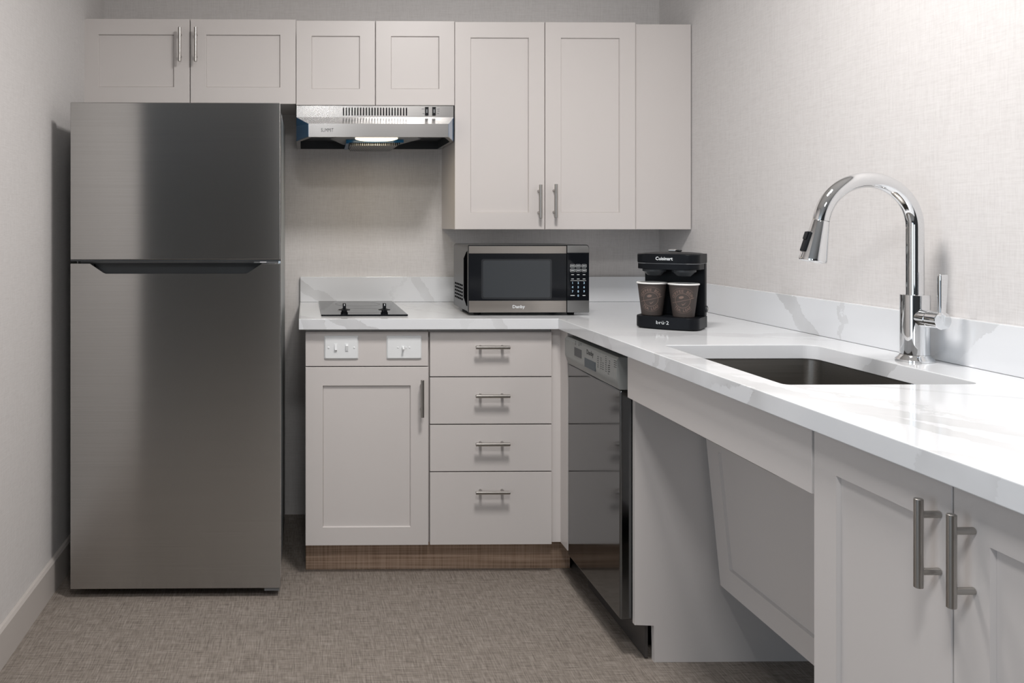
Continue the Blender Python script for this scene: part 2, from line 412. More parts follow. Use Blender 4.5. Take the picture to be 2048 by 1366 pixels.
# rim + inner recess
g = .014
ring_o = [ml, fl0, fr0, mr, br, bl]
ins = [(xa + g, YUP), (va + g * .8, YV + g), (vb - g * .8, YV + g), (xb - g, YUP), (xb - g, yb - g), (xa + g, yb - g)]
ri = [V(x, y, zbot) for x, y in ins]; rt = [V(x, y + (.012 if y < YUP - .01 else 0), zbot + .036) for x, y in ins]
for i in range(6):
    j = (i + 1) % 6
    bm.faces.new([ring_o[i], ring_o[j], ri[j], ri[i]]); bm.faces.new([ri[i], ri[j], rt[j], rt[i]])
bm.faces.new(rt)
cn = obj('canopy', bm, 'hoodsteel', t, smooth=0)
cn.data.materials.append(MAT['dark'])
for p_ in cn.data.polygons:
    c_ = p_.center
    if p_.index >= 10 and p_.index % 2 == 0 or p_.index == len(cn.data.polygons) - 1: p_.material_index = 1
prism('inner_tray', [(x + (.002 if x < .2 else -.002), y + (.013 if y < YUP - .01 else 0) - (.002 if y > YUP + .1 else 0)) for x, y in ins], zbot + .031, zbot + .0355, 'dark', t, bev=0, label='dark inner tray of the hood')
# blue film on the chamfered sides of the visor
for xs, xv, sg, nm in ((xa, va, -1, 'protective_film'), (xb, vb, 1, 'protective_film')):
    bm = bmesh.new(); d = Vector((sg * .16, -.04, 0)).normalized() * .0008
    q = [Vector((xs, YUP, za)), Vector((xs, YUP, zbot + .002)), Vector((xv, YV, zv0 + .002)), Vector((xv, YV, zv1))]
    q2 = [p + d for p in q]
    add_rings(bm, [q, q2]); obj(nm, bm, 'film', t, smooth=0, label='blue protective film')
# vent slots, switches, print
Fh = FB(YUP)
for k in range(23):
    x = XU(687 + k * (813 - 687) / 22, YUP)
    box('vent_slot', x - .0021, x + .0021, ZV(231, .26, YUP), ZV(215.5, .26, YUP), .0002, .0010, 'void', t, Fh, .0004)
for u in (853.5, 868):
    sw = box('rocker_switch', XU(u, YUP) - .0065, XU(u, YUP) + .0065, ZV(231, .5, YUP), ZV(214, .5, YUP), .0002, .0035, 'black', t, Fh, .001)
    box('switch_mark', XU(u, YUP) - .0025, XU(u, YUP) + .0025, ZV(226, .5, YUP), ZV(219, .5, YUP), .0036, .004, 'grey', sw, Fh, 0)
for v, us in ((218, ((843, 849), (874, 879))), (222, ((875, 879),)), (227, ((845, 849), (874, 878)))):
    for ua, ub in us:
        box('switch_print', XU(ua, YUP), XU(ub, YUP), ZV(v + .6, .5, YUP), ZV(v - .6, .5, YUP), .0002, .0004, 'grey', t, Fh, 0)
text('maker_name', 'SUMMIT', .019, Frame((XU(654.5, YV), YV, ZV(260.5, .08, YV)), (1, 0, 0), (0, 0, 1)), 'print_dark', t, .66, bold=0.0)
# lamp, housing and filter underneath
xm = XU(753, 3.08)
prism('lamp_housing', [(xm - .125, YV + .036), (xm + .125, YV + .036), (xm + .17, 3.13), (xm + .11, 3.36), (xm - .11, 3.36), (xm - .17, 3.13)], zbot + .008, zbot + .0305, 'grey', t, bev=.002)
bm = bmesh.new()
add_rings(bm, [[(xm + .078 * s * math.cos(a), 3.082 + .062 * s * math.sin(a), z) for a in [2 * math.pi * k / 32 for k in range(32)]] for s, z in ((1, zbot + .0078), (1, zbot + .003), (.85, zbot - .0005), (.5, zbot - .002))])
obj('lamp_lens', bm, 'lens', t, label='glowing warm white oval lamp lens')
bm = bmesh.new()
def fring(s, z): return [(xm + sx * s * w, y, z) for sx, w, y in ((-1, .095, 3.160), (1, .095, 3.160), (1, .085, 3.40), (-1, .085, 3.40))]
add_rings(bm, [fring(1, zbot + .0075), fring(1, zbot - .007), fring(.93, zbot - .013)])
ft = obj('grease_filter', bm, 'filter', t, smooth=0)
bm = bmesh.new()
add_prism(bm, [(xm - .108, 3.150), (xm + .108, 3.150), (xm + .108, 3.159), (xm - .108, 3.159)], zbot - .003, zbot + .0075)
add_prism(bm, [(xm - .108, 3.1592), (xm - .0965, 3.1592), (xm - .089, 3.40), (xm - .104, 3.40)], zbot - .006, zbot + .0075)
obj('film_edge', bm, 'film', ft, smooth=0)
lamp_d = bpy.data.lights.new('hood_lamp_light', 'AREA'); lamp_d.shape = 'DISK'; lamp_d.size = .11; lamp_d.energy = .5; lamp_d.color = (1, .82, .58)
lo = bpy.data.objects.new('hood_lamp_light', lamp_d); COL.objects.link(lo); lo.location = (xm, 3.082, zbot - .006)

# ------------------------------------------------------------ base cabinets, back run
XB0 = XU(611, YD)
FD = FB(YD)
z_d0 = ZV(1090.5, .3, YD)
xe = XU(857.5, YD)
t = thing('base_cabinet', 'grey base cabinet with one shaker door and a switch panel under the cooktop', 'cabinet', ((XB0 + xe) / 2, YD + .3, 0), group='base cabinets')
box('body', XB0 + .001, xe - .0005, YD + .0205, YB - .002, z_d0 + .002, ZB, 'cab', t, bev=.0006)
slab_front(t, Frame((XB0, YD, ZV(732.3, .2, YD)), (1, 0, 0), (0, 0, 1)), XU(856.5, YD) - XB0, ZV(663.5, .2, YD) - ZV(732.3, .2, YD), 'control_panel')
dz1 = ZV(734.3, .2, YD)
d = shaker(t, Frame((XB0, YD, z_d0), (1, 0, 0), (0, 0, 1)), XU(857, YD) - XB0, dz1 - z_d0, .058, .060, .061, .062)
handle(d, FD, XU(842.5, YD), ZV(794, .4, YD), True, .125)
x1 = XU(1103.5, YD)
xs = XU(860, YD)
t = thing('base_cabinet', 'grey base cabinet with a stack of four flat drawers below the microwave', 'cabinet', ((xs + x1) / 2, YD + .3, 0), group='base cabinets')
box('body', xe + .0005, x1 + .001, YD + .0205, YB - .002, z_d0 + .004, ZB, 'cab', t, bev=.0006)
for va_, vb_, vh in ((664, 752.6, 692.5), (754.7, 847.5, 789), (849.7, 942.2, 884.5), (944.3, 1089, 980)):
    za_, zb_ = ZV(va_, .7, YD), ZV(vb_, .7, YD)
    d = slab_front(t, Frame((xs, YD, zb_), (1, 0, 0), (0, 0, 1)), x1 - xs, za_ - zb_)
    handle(d, FD, XU(982, YD), ZV(vh, .7, YD), False, .115)
# corner filler post (front leaf set slightly back, side leaf facing the room)
xf = XU(1120.5, YD + .015)
Yf2 = YU_(1135, xf)
bm = bmesh.new()
add_prism(bm, [(x1 + .002, YD + .013), (xf, YD + .013), (xf, Yf2), (xf + .018, Yf2), (xf + .018, YD + .031), (x1 + .002, YD + .031)], ZV(1084, .8, YD + .013), ZB)
tag(obj('corner_filler', bm, 'cab', smooth=0), 'narrow grey L-shaped corner filler between drawers and dishwasher', 'panel')
YT = 2.897
tag(box('toe_kick', XB0 + .001, XU(1140, YT), YT, YT + .015, .0, z_d0 + .001, 'wood', bev=.0008), 'brown wood-grain toe kick board under the back base cabinets', 'toe kick')
# switch plates
def plate(u0, u1, label):
    x0_, x1_ = XU(u0, YD), XU(u1, YD); z0_, z1_ = ZV(718, .2, YD), ZV(671.5, .2, YD)
    t = thing('switch_plate', label, 'switch plate', ((x0_ + x1_) / 2, YD - .002, z0_), group='switch plates')
    bm = bmesh.new(); 
    R = lambda i, c: [FD(a, b, c) for a, b in rrect(x0_ + i, x1_ - i, z0_ + i, z1_ - i, .003, 3)]
    add_rings(bm, [R(0, .0004), R(0, .0022), R(.004, .0062)]); obj('plate', bm, 'white', t)
    return t, (x0_ + x1_) / 2, (z0_ + z1_) / 2
t, xm_, zm_ = plate(648.5, 716.5, 'white switch plate with two rocker switches on the cabinet front')
for dx in (-.0185, .0185):
    fr_ = box('switch_frame', xm_ + dx - .0058, xm_ + dx + .0058, zm_ - .0135, zm_ + .0135, .0058, .0075, 'white', t, FD, .0008)
    bm = bmesh.new(); add_prism(bm, [(.0076, -.011), (.013, -.007), (.009, .0105), (.0076, .0105)], xm_ + dx - .004, xm_ + dx + .004, Frame((0, YD, zm_), (0, -1, 0), (0, 0, 1)))
    # prism frame: a = -y (outwards), b = z, c = -x ; mirror to the right x
    for v in bm.verts:
        v.co.x = -v.co.x
        if dx > 0: v.co.z = 2 * zm_ - v.co.z
    obj('rocker', bm, 'white', fr_)
for dx in (-.043, .043):
    lathe('screw', [(.0034, .0058), (.0034, .007), (.002, .0078)], Frame((xm_ + dx, YD, zm_), (1, 0, 0), (0, 0, 1)), 'white', t, 12)
t, xm_, zm_ = plate(773, 843, 'white switch plate with one small toggle knob beside the drawers')
kb = box('dial_collar', xm_ - .008, xm_ + .001, zm_ - .004, zm_ + .005, .0058, .0085, 'white', t, FD, .0008)
bm = bmesh.new(); add_tube(bm, [FD(xm_ - .004, zm_ + .001, .0082), FD(xm_ - .004, zm_ - .003, .015), FD(xm_ - .004, zm_ - .006, .021)], [.0035, .003, .0035], 12); obj('toggle_lever', bm, 'white', kb)
box('dial_mark', xm_ + .003, xm_ + .009, zm_ - .003, zm_ + .004, .0058, .0070, 'white', t, FD, .0005)
for dx in (-.021, .018):
    lathe('screw', [(.003, .0058), (.003, .0068), (.002, .0074)], Frame((xm_ + dx, YD, zm_), (1, 0, 0), (0, 0, 1)), 'white', t, 12)

# ------------------------------------------------------------ dishwasher and right run
YP = 2.264                                    # front face of the side panel
XW = .862
yw1, yw0 = YU_(1135, XW) - .004, YP + .022            # far and near side of the dishwasher
t = thing('dishwasher', 'slim dark steel dishwasher with grey control strip under the counter', 'dishwasher', (XW + .28, (yw0 + yw1) / 2, 0))
FW = FR(XW)
box('tub', XW + .045, XW + .56, yw0 + .004, yw1 - .004, .09, ZB - .003, 'dark', t, bev=.002)
zp = .735                                       # bottom of control strip
a0, a1 = -yw1, -yw0
box('door', a0, a1, .105, zp - .001, -.040, 0, 'dw', t, FW, .006, 4)
bm = bmesh.new()
add_prism(bm, [(0.0, zp), (.004, zp + .012), (.010, zp + .030), (.010, ZB - .022), (.004, ZB - .014), (-.040, ZB - .014), (-.040, zp)], -a1, -a0, Frame((XW, 0, 0), (-1, 0, 0), (0, 0, 1)), .0012)
# frame: a = -x, b = z, c = +y
cp = obj('control_strip', bm, 'dwpanel', t)
FP = FR(XW - .010)
def DWa(u, X=XW - .010): return -YU_(u, X)
def DWz(u, v, X=XW - .010): return ZV(v, X, YU_(u, X))
pk = box('power_button_recess', DWa(1149), DWa(1163), DWz(1156, 714), DWz(1156, 697), -.0002, .0008, 'dark', cp, FP, .0003)
ds = box('display', DWa(1169.5), DWa(1191), DWz(1180, 738), DWz(1180, 720), -.0002, .0010, 'lcd', cp, FP, .0003)
text('maker_name', 'Danby', .020, Frame((XW - .010, -DWa(1180), DWz(1180, 706.5)), (0, -1, 0), (0, 0, 1)), 'print_dark', cp, 1.15)
for (uc, v0_, n_) in ((1151, 683, 3), (1158, 685, 3), (1162, 687, 2), (1196, 713, 6), (1202, 716, 6), (1212, 713, 8), (1219, 722, 6), (1229, 721, 4), (1232, 722, 4), (1206, 726, 5), (1217, 731, 5)):
    for k in range(n_):
        vv = v0_ + k * (4.2 if n_ > 3 else 3)
        a_ = DWa(uc); z_ = DWz(uc, vv)
        if z_ < zp + .033: continue
        box('panel_print', a_ - .0042, a_ + .0042, z_ - .0007, z_ + .0007, .0001, .0004, 'print_dark', cp, FP, 0)
box('kick_plate', a0 + .002, -(YP + .0185), .004, .100, -.075, -.066, M('kick_steel', (.09, .085, .083), .4, .5), t, FW, .001)

xp0, xp1 = XU(1270, YP), XU(1308.5, YP)
prism('sink_side_panel', [(xp0, .101), (xp1, .101), (xp1, 0), (XR - .004, 0), (XR - .004, ZB), (xp0, ZB)], -.018, 0, 'cab', None, FB(YP), .0012)
tag(bpy.data.objects['sink_side_panel'], 'grey notched side panel standing between dishwasher and knee space', 'panel')
ya, yr = YP - .003, YU_(1625.5, XD)
zap = .722
tag(box('sink_apron', -YU_(1253.5, XD - .004), -yr, zap, ZB, -.019, 0, 'cab', None, FR(XD - .002), .0012), 'long grey apron panel under the counter in front of sink', 'panel')
# sloped knee panel
pa = Vector((XU(1412, YP - .02), 0, ZV(880, 1.07, YP - .02))); pb = Vector((XU(1440.5, YP - .02), 0, ZV(1171, 1.11, YP - .02)))
ud = (pa - pb).normalized(); zt_ = .655; hL = (zt_ - pb.z) / ud.z
fk = Frame((pb.x, YP - .020, pb.z), (0, -1, 0), ud)
wK = (YP - .020) - (yr - .002)
kp = thing('knee_panel', 'sloping grey shaker panel closing the knee space below the sink', 'panel', (pb.x, YP - .4, pb.z))
shaker(kp, fk, wK, hL, .062, .062, .066, .062, name='panel_frame')
# right cabinet
ydm = YU_(1905, XD); yd2 = ydm - (yr - ydm)
yr2 = yr - .003
t = thing('base_cabinet', 'large foreground grey base cabinet with two handled shaker doors at right', 'cabinet', (XD + .3, (yr2 + yd2) / 2, 0), group='base cabinets')
box('body', XD + .0205, XR - .004, yd2, yr2, .100, ZB, 'cab', t, bev=.0006)
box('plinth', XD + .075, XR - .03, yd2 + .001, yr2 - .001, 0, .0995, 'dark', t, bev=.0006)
FRD = FR(XD)
for (p0, p1, uh, vh) in ((yr2, ydm + .0015, 1837, 1086), (ydm - .0015, yd2, 1903, 1122)):
    d = shaker(t, Frame((XD, p0, .105), (0, -1, 0), (0, 0, 1)), p0 - p1, ZB - .004 - .105, .060, .060, .060, .062)
    # handle bar stands 30 mm in front of the face
    yh = YU_(uh, XD - .030); zh = ZV(vh, XD - .03, yh)
    handle(d, FRD, -yh, zh, True, .122)

# ------------------------------------------------------------ counter with sink cut-out and splashbacks
sx0, sx1 = .929, 1.318; sy0, sy1 = 1.613, 2.160
yend = .62
xcl = XU(597.5, YC)
t = thing('countertop', 'white grey-veined quartz L-shaped countertop with low splashback', 'countertop', (0, 0, ZC - TH))
OFF[t] = Vector((0, 0, 0)); t.location = (0, 0, 0)
bm = bmesh.new()
outer = [(xcl, YC), (XC, YC), (XC, yend), (XR - .001, yend), (XR - .001, YB - .001), (xcl, YB - .001)]
inner = rrect(sx0, sx1, sy0, sy1, (.030, .012, .012, .030), 5)
def loop(pts):
    vv = [bm.verts.new((x, y, ZC)) for x, y in pts]
    return [bm.edges.new((vv[i], vv[(i + 1) % len(vv)])) for i in range(len(vv))]
es = loop(outer) + loop(inner)
bmesh.ops.triangle_fill(bm, use_beauty=True, edges=es)
top = list(bm.faces)
r = bmesh.ops.extrude_face_region(bm, geom=top)
bmesh.ops.translate(bm, verts=[v for v in r['geom'] if isinstance(v, bmesh.types.BMVert)], vec=(0, 0, -TH))
bmesh.ops.recalc_face_normals(bm, faces=bm.faces)
es = [e for e in bm.edges if len(e.link_faces) == 2 and e.calc_face_angle() > 1.2]
bmesh.ops.bevel(bm, geom=es, offset=.0022, segments=2, affect='EDGES', profile=.5)
obj('slab', bm, 'quartz', t, smooth=25)
zs = ZC + .103
box('splashback', xcl + .001, XR - .021, YB - .019, YB - .001, ZC + .0003, zs, 'quartz', t, bev=.002)
box('splashback', XR - .020, XR - .001, yend + .001, YB - .001, ZC + .0003, zs, 'quartz', t, bev=.002)

# ------------------------------------------------------------ sink
t = thing('kitchen_sink', 'dark satin steel undermount sink set below the quartz counter', 'sink', ((sx0 + sx1) / 2, (sy0 + sy1) / 2, .68))
bm = bmesh.new(); zr = ZC - TH - .0008
def SR(i, z, rr): return [(x, y, z) for x, y in rrect(sx0 + i, sx1 - i, sy0 + i, sy1 - i, rr, 6)]
add_rings(bm, [SR(-.012, zr, .04), SR(.002 - .004, zr, .03), SR(-.002, zr - .006, .03), SR(.004, .700, .035), SR(.012, .686, .04), SR(.035, .6815, .03),
               SR(.035, .6800, .03), SR(.010, .6845, .04), SR(.002, .699, .035), SR(-.004, zr - .004, .03), SR(-.012, zr - .002, .04), SR(-.012, zr, .04)], cap0=False, cap1=False)
R1 = SR(.035, .6815, .03)
bmesh.ops.remove_doubles(bm, verts=bm.verts, dist=1e-6)
f = bm.faces.new([bm.verts.new(p) for p in R1]); bmesh.ops.remove_doubles(bm, verts=bm.verts, dist=1e-6)
obj('bowl', bm, 'sinksteel', t, smooth=40)
lathe('drain', [(.042, .0003), (.042, .002), (.034, .003), (.030, .001), (.012, .001)], Frame(((sx0 + sx1) / 2, (sy0 + sy1) / 2, .6816), (1, 0, 0), (0, 1, 0)), 'chrome', t, 28)

# ------------------------------------------------------------ faucet
fxp, fyp = 1.392, 1.898
t = thing('kitchen_faucet', 'tall polished chrome gooseneck pull-down faucet behind the sink', 'faucet', (fxp, fyp, ZC))
S = 1 / 884.0
FZ = Frame((fxp, fyp, 0), (1, 0, 0), (0, 1, 0))
zz = lambda v: ZV(v, fxp, fyp)
lathe('base_flange', [(.0385, ZC + .0004), (.0385, ZC + .004), (.036, ZC + .007), (.031, ZC + .012), (.0295, ZC + .0155)], FZ, 'chrome', t, 40)
lathe('body', [(.0293, ZC + .0158), (.0293, zz(589) - .001), (.0285, zz(589)), (.021, zz(589))], FZ, 'chrome', t, 40)
rt_ = .0178; Rarc = .1085; zc_ = zz(455)
xt = fxp - 2 * Rarc
path = [(fxp, fyp, zz(589) - .004), (fxp, fyp, zz(560)), (fxp, fyp, zz(500))] + [(fxp - Rarc + Rarc * math.cos(a), fyp, zc_ + Rarc * math.sin(a)) for a in [math.radians(k) for k in range(0, 173, 4)]]
bm = bmesh.new(); add_tube(bm, path, rt_, 32); obj('spout', bm, 'chrome', t, smooth=40)
e0, e1 = Vector(path[-2]), Vector(path[-1]); dr = (e1 - e0).normalized(); dr = (dr + Vector((-.03, 0, 0))).normalized()
p = e1 + dr * .0005
hL_ = .094
bm = bmesh.new(); add_tube(bm, [p, p + dr * .002, p + dr * .03, p + dr * hL_ * .95, p + dr * hL_, p + dr * (hL_ - .003), p + dr * (hL_ - .003)], [.0172, .0182, .0212, .0288, .0278, .022, .001], 36)
sh = obj('spray_head', bm, 'chrome', t, smooth=35)
lathe('collar_ring', [(.0170, 0), (.0170, .0006)], Frame(p - dr * .0004, Vector((0, 1, 0)), dr.cross(Vector((0, 1, 0)))), 'rubber', t, 32)
nrm = Vector((-dr.z, 0, dr.x)); nrm = nrm if nrm.x < 0 else -nrm
mid = p + dr * .052 + nrm * .0262
fbt = Frame(mid, (0, 1, 0), -(dr + nrm * .12).normalized())
if fbt.N.dot(nrm) < 0: fbt = Frame(mid, (0, -1, 0), -(dr + nrm * .12).normalized())
box('spray_button', -.009, .009, -.024, .024, -.006, .002, 'black', sh, fbt, .003, 3)
box('spray_button', -.007, .007, .004, .022, .0022, .0045, 'black', sh, fbt, .001, 2)
# lever on the side towards the viewer
fy = Frame((fxp, fyp, zz(634)), (1, 0, 0), (0, 0, 1))      # normal = -y
lv = lathe('lever_hub', [(.0195, .022), (.0195, .050), (.0188, .0508), (.0188, .0518), (.0195, .0526), (.0195, .0835), (.0185, .0845)], fy, 'chrome', t, 36)
bm = bmesh.new(); rr = []
for b, hw, hd in ((-.019, .0055, .0035), (-.005, .0072, .0045), (.03, .0080, .0050), (.088, .0100, .0058), (.0985, .0102, .0058), (.1010, .0085, .0045)):
    rr.append([fy(a_ + .0005 + b * .02, b, c_ + .0800) for a_, c_ in rrect(-hw, hw, -hd, hd, min(hw, hd) * .8, 4)])
add_rings(bm, rr); obj('lever', bm, 'chrome', lv, smooth=40)

# ------------------------------------------------------------ cooktop
yk0, yk1 = 2.882, 3.420
xk0, xk1 = XU(642.5, yk0), XU(816, yk0)
t = thing('cooktop', 'black glass two-zone cooktop with two small knobs on the counter', 'cooktop', ((xk0 + xk1) / 2, (yk0 + yk1) / 2, ZC))
box('glass', xk0, xk1, yk0, yk1, ZC + .0006, ZC + .006, 'blackgloss', t, bev=.0012)
for yz in (3.02, 3.28):
    bm = bmesh.new(); n_ = 40
    add_rings(bm, [[((xk0 + xk1) / 2 + r_ * math.cos(2 * math.pi * k / n_), yz + r_ * math.sin(2 * math.pi * k / n_), z_) for k in range(n_)] for r_, z_ in ((.088, ZC + .0061), (.088, ZC + .0063), (.086, ZC + .0063), (.086, ZC + .0061))], False, False)
    obj('heating_zone', bm, 'grey', t)
for u in (688.5, 768.5):
    xk, yk = XU(u, 2.915), 2.912
    fk_ = Frame((xk, yk, ZC + .006), (1, 0, 0), (0, 1, 0))
    kn = lathe('knob', [(.0125, .0002), (.0125, .004), (.0105, .006), (.0095, .012), (.0205, .0125), (.0205, .0150), (.011, .0165), (.009, .018)], fk_, 'black', t, 28)
    bm = bmesh.new(); add_box(bm, -.0055, .0055, -.010, .010, .0176, .036, fk_, .002, 2); obj('knob_grip', bm, 'black', kn)
    box('grip_highlight', -.0012, .0012, -.0102, -.0095, .028, .0345, 'print_light', kn, fk_, 0)  # pale strip painted on as the highlight of the knob grip

# ------------------------------------------------------------ microwave
YM = 2.893
mx0, mx1 = XU(937, YM), XU(1178.5, YM)
mz0, mz1 = ZV(625.5, .6, YM), ZV(489.5, .6, YM)
t = thing('microwave_oven', 'compact steel and black microwave oven standing on the counter corner', 'microwave', ((mx0 + mx1) / 2, YM + .16, ZC))
FMf = FB(YM)
bm = bmesh.new()
add_prism(bm, rrect(mx0 + .002, mx1 - .002, mz0 + .001, mz1 - .0005, (.010, .010, .003, .003), 4), -.30, -.026, FMf, .002)
obj('casing', bm, M('dark_painted_casing', (.06, .065, .07), .32, .6), t)
bm = bmesh.new(); add_prism(bm, rrect(mx0 + .001, mx1 - .001, mz0, mz1, (.010, .010, .003, .003), 4), -.0255, -.013, FMf, .001); obj('front_bezel', bm, 'black', t)
xdv = XU(1133.5, YM)
dr_ = box('door', mx0, xdv - .0008, mz0, mz1, -.0125, -.001, 'black', t, FMf, .002)
zA, zB = ZV(507, .7, YM), ZV(601.5, .7, YM)
msteel = steel('warm_brushed_steel', (.42, .39, .36), .30, .5, 'Z', (4, 4, 900))
box('door_trim', mx0 + .0015, xdv - .0015, zA, ZV(492, .7, YM), -.0009, .0010, msteel, dr_, FMf, .0008)
box('door_trim', mx0 + .0015, xdv - .0015, mz0 + .001, zB, -.0009, .0010, msteel, dr_, FMf, .0008)
box('door_glass', mx0 + .0015, xdv - .0015, zB + .0003, zA - .0003, -.0009, .0006, 'blackgloss', dr_, FMf, .0004)
bm = bmesh.new(); add_prism(bm, rrect(XU(966, YM), XU(1100, YM), ZV(595, .7, YM), ZV(521, .7, YM), .006, 4), .0007, .0011, FMf); wn = obj('window_screen', bm, 'screen', dr_)
bm = bmesh.new(); add_prism(bm, rrect(XU(962.5, YM), XU(1103.5, YM), ZV(598, .7, YM), ZV(518, .7, YM), .008, 4), .00062, .00075, FMf); obj('window_border', bm, M('window_border', (.018, .02, .023), .15), dr_)
text('maker_name', 'Danby', .0150, Frame((XU(1037, YM), YM - .0010, ZV(613.5, .7, YM)), (1, 0, 0), (0, 0, 1)), 'print_light', dr_, 1.1)
cpn = prism('control_panel', rrect(xdv + .0008, mx1, mz0, mz1, (.010, .001, .001, .003), 4), -.0125, -.001, 'black', t, FMf, .001)
gsteel = steel('grey_brushed_steel', (.36, .36, .355), .32)
prism('panel_trim', rrect(xdv + .0015, mx1 - .0015, ZV(505.5, .9, YM), ZV(491.0, .9, YM), (.009, .001, .001, .001), 4), -.0009, .0010, gsteel, cpn, FMf, .0005)
box('panel_trim', xdv + .0015, mx1 - .0015, mz0 + .001, ZV(601, .9, YM), -.0009, .0010, gsteel, cpn, FMf, .0008)
box('keypad_glass', xdv + .0015, mx1 - .0015, ZV(600.5, .9, YM), ZV(506, .9, YM), -.0009, .0006, 'blackgloss', cpn, FMf, .0004)
def outline_rect(x0_, x1_, z0_, z1_, w_, fr_, c_):
    bm = bmesh.new()
    A = [fr_(a, b, c_) for a, b in rrect(x0_, x1_, z0_, z1_, .0025, 3)]; B = [fr_(a, b, c_) for a, b in rrect(x0_ + w_, x1_ - w_, z0_ + w_, z1_ - w_, .0018, 3)]
    add_rings(bm, [A, B], False, False); return bm
cols = (1145, 1156.3, 1168)
blue = M('pale_blue_print', (.42, .62, .78), .5)
for v in (531.7, 540.7):
    for u in cols:
        xk_, zk_ = XU(u, YM), ZV(v, .9, YM)
        b_ = obj('button', outline_rect(xk_ - .0083, xk_ + .0083, zk_ - .0052, zk_ + .0052, .0007, FMf, .0008), 'print_light', cpn, smooth=0)
        box('button_print', xk_ - .0058, xk_ + .0058, zk_ - .001, zk_ + .001, .0007, .0009, 'print_light', b_, FMf, 0)
for v in (549, 557.5):
    for u in cols:
        xk_, zk_ = XU(u, YM), ZV(v, .9, YM)
        box('button_print', xk_ - .0045, xk_ + .0045, zk_ - .0016, zk_ + .0002, .0007, .0009, 'print_light', cpn, FMf, 0)
box('button_print', XU(1141, YM), XU(1172, YM), ZV(561.6, .9, YM), ZV(561.0, .9, YM), .0007, .0009, 'print_light', cpn, FMf, 0)
for i, v in enumerate((566, 574.5, 583)):
    for j, u in enumerate(cols):
        text('digit_key', str(i * 3 + j + 1), .0105, Frame((XU(u, YM), YM - .0006, ZV(v, .9, YM)), (1, 0, 0), (0, 0, 1)), blue, cpn, 1.0)
text('digit_key', '0', .0105, Frame((XU(1156.3, YM), YM - .0006, ZV(591.5, .9, YM)), (1, 0, 0), (0, 0, 1)), blue, cpn)
for u, hw in ((1145, .0075), (1168, .0048)):
    xk_, zk_ = XU(u, YM), ZV(591, .9, YM)
    box('button_print', xk_ - hw, xk_ + hw, zk_ - .001, zk_ + .0012, .0007, .0009, 'print_light', cpn, FMf, 0)
# left side: vent holes and the dark moulded scoop
FS = FR(mx0 + .002)
for r_ in range(5):
    for c_ in range(5):
        a_ = -(YM + .26 - c_ * .0325); b_ = mz0 + .036 + r_ * .0125
        box('vent_hole', a_ - .011, a_ + .011, b_ - .0036, b_ + .0036, .0001, .0006, 'void', t, FS, .0002)
prism('side_scoop', [(-(YM + .095), mz0 + .045), (-(YM + .045), mz0 + .020), (-(YM + .030), mz0 + .020), (-(YM + .030), mz1 - .022), (-(YM + .05), mz1 - .028), (-(YM + .095), mz1 - .050)], .0001, .0010, 'void', t, FS, .0003)
for x_ in (mx0 + .04, mx1 - .05):
    for y_ in (YM + .05, YM + .26):
        lathe('foot', [(.012, ZC + .0004), (.013, ZC + .004), (.013, mz0 + .0005)], Frame((x_, y_, 0), (1, 0, 0), (0, 1, 0)), 'rubber', t, 16)

# ------------------------------------------------------------ coffee maker (turned to face the room diagonally)
cmx, cmy, phi = 1.118, 2.545, math.radians(-38)
t = thing('coffee_maker', 'black two-cup coffee maker standing in the counter corner', 'coffee maker', (cmx, cmy, ZC + .0004), phi, local=True)
hw = .090
def dshape(x, yf, yb_, bow, rf, rb, n=8):
    """rounded outline: slightly bowed front (negative y), small back radii"""
    pts = []
    for k in range(n + 1):
        t_ = math.radians(180 + 90 * k / n); pts.append((-x + rf + rf * math.cos(t_), yf + rf + rf * math.sin(t_)))
    for k in range(1, 8):
        s_ = -1 + 2 * k / 8; pts.append(((x - rf) * s_, yf - bow * (1 - s_ * s_)))
    for k in range(n + 1):
        t_ = math.radians(270 + 90 * k / n); pts.append((x - rf + rf * math.cos(t_), yf + rf + rf * math.sin(t_)))
    for k in range(n + 1):
        t_ = math.radians(90 * k / n); pts.append((x - rb + rb * math.cos(t_), yb_ - rb + rb * math.sin(t_)))
    for k in range(n + 1):
        t_ = math.radians(90 + 90 * k / n); pts.append((-x + rb + rb * math.cos(t_), yb_ - rb + rb * math.sin(t_)))
    return pts
kblack = M('satin_black_housing', (.005, .006, .008), .42, **{'Specular IOR Level': .15})
yf, ybk = -.075, .058
bs = prism('base', dshape(hw, yf, ybk, .006, .030, .015), .003, .037, kblack, t, W, .003)
prism('base_foot', dshape(hw - .006, yf + .006, ybk - .006, .004, .028, .012), 0, .0032, 'rubber', t, W, 0)
bm = bmesh.new(); add_prism(bm, rrect(-hw + .004, hw - .001, .022, ybk - .0005, (.014, .014, .004, .004), 4), 0.0372, .1965, W, .002); obj('back_column', bm, kblack, t)
hd = prism('head', dshape(hw, yf + .004, ybk, .008, .034, .015), .1972, .225, kblack, t, W, .004, 3)
prism('head_seam', dshape(hw - .001, yf + .005, ybk - .001, .008, .033, .014), .1957, .1971, 'grey', t, W, 0)
prism('basket_drawer', dshape(hw - .0015, yf + .0055, .020, .008, .033, .006), .179, .1956, kblack, t, W, .002)
for x_ in (-.0425, .0425):
    lathe('brew_basket', [(.034, .1778), (.034, .172), (.030, .170), (.019, .159), (.012, .1585)], Frame((x_, -.032, 0), (1, 0, 0), (0, 1, 0)), 'dark', t, 28)
bm = bmesh.new()
prof = dshape(hw - .008, yf + .012, ybk - .008, .008, .030, .012)
cxm = -.005
add_rings(bm, [[(x_ * s_, cxm + (y_ - cxm) * s_, z_) for x_, y_ in prof] for s_, z_ in ((1, .2252), (.9, .2270), (.6, .2295), (.25, .2305))])
lid = obj('lid', bm, kblack, hd)
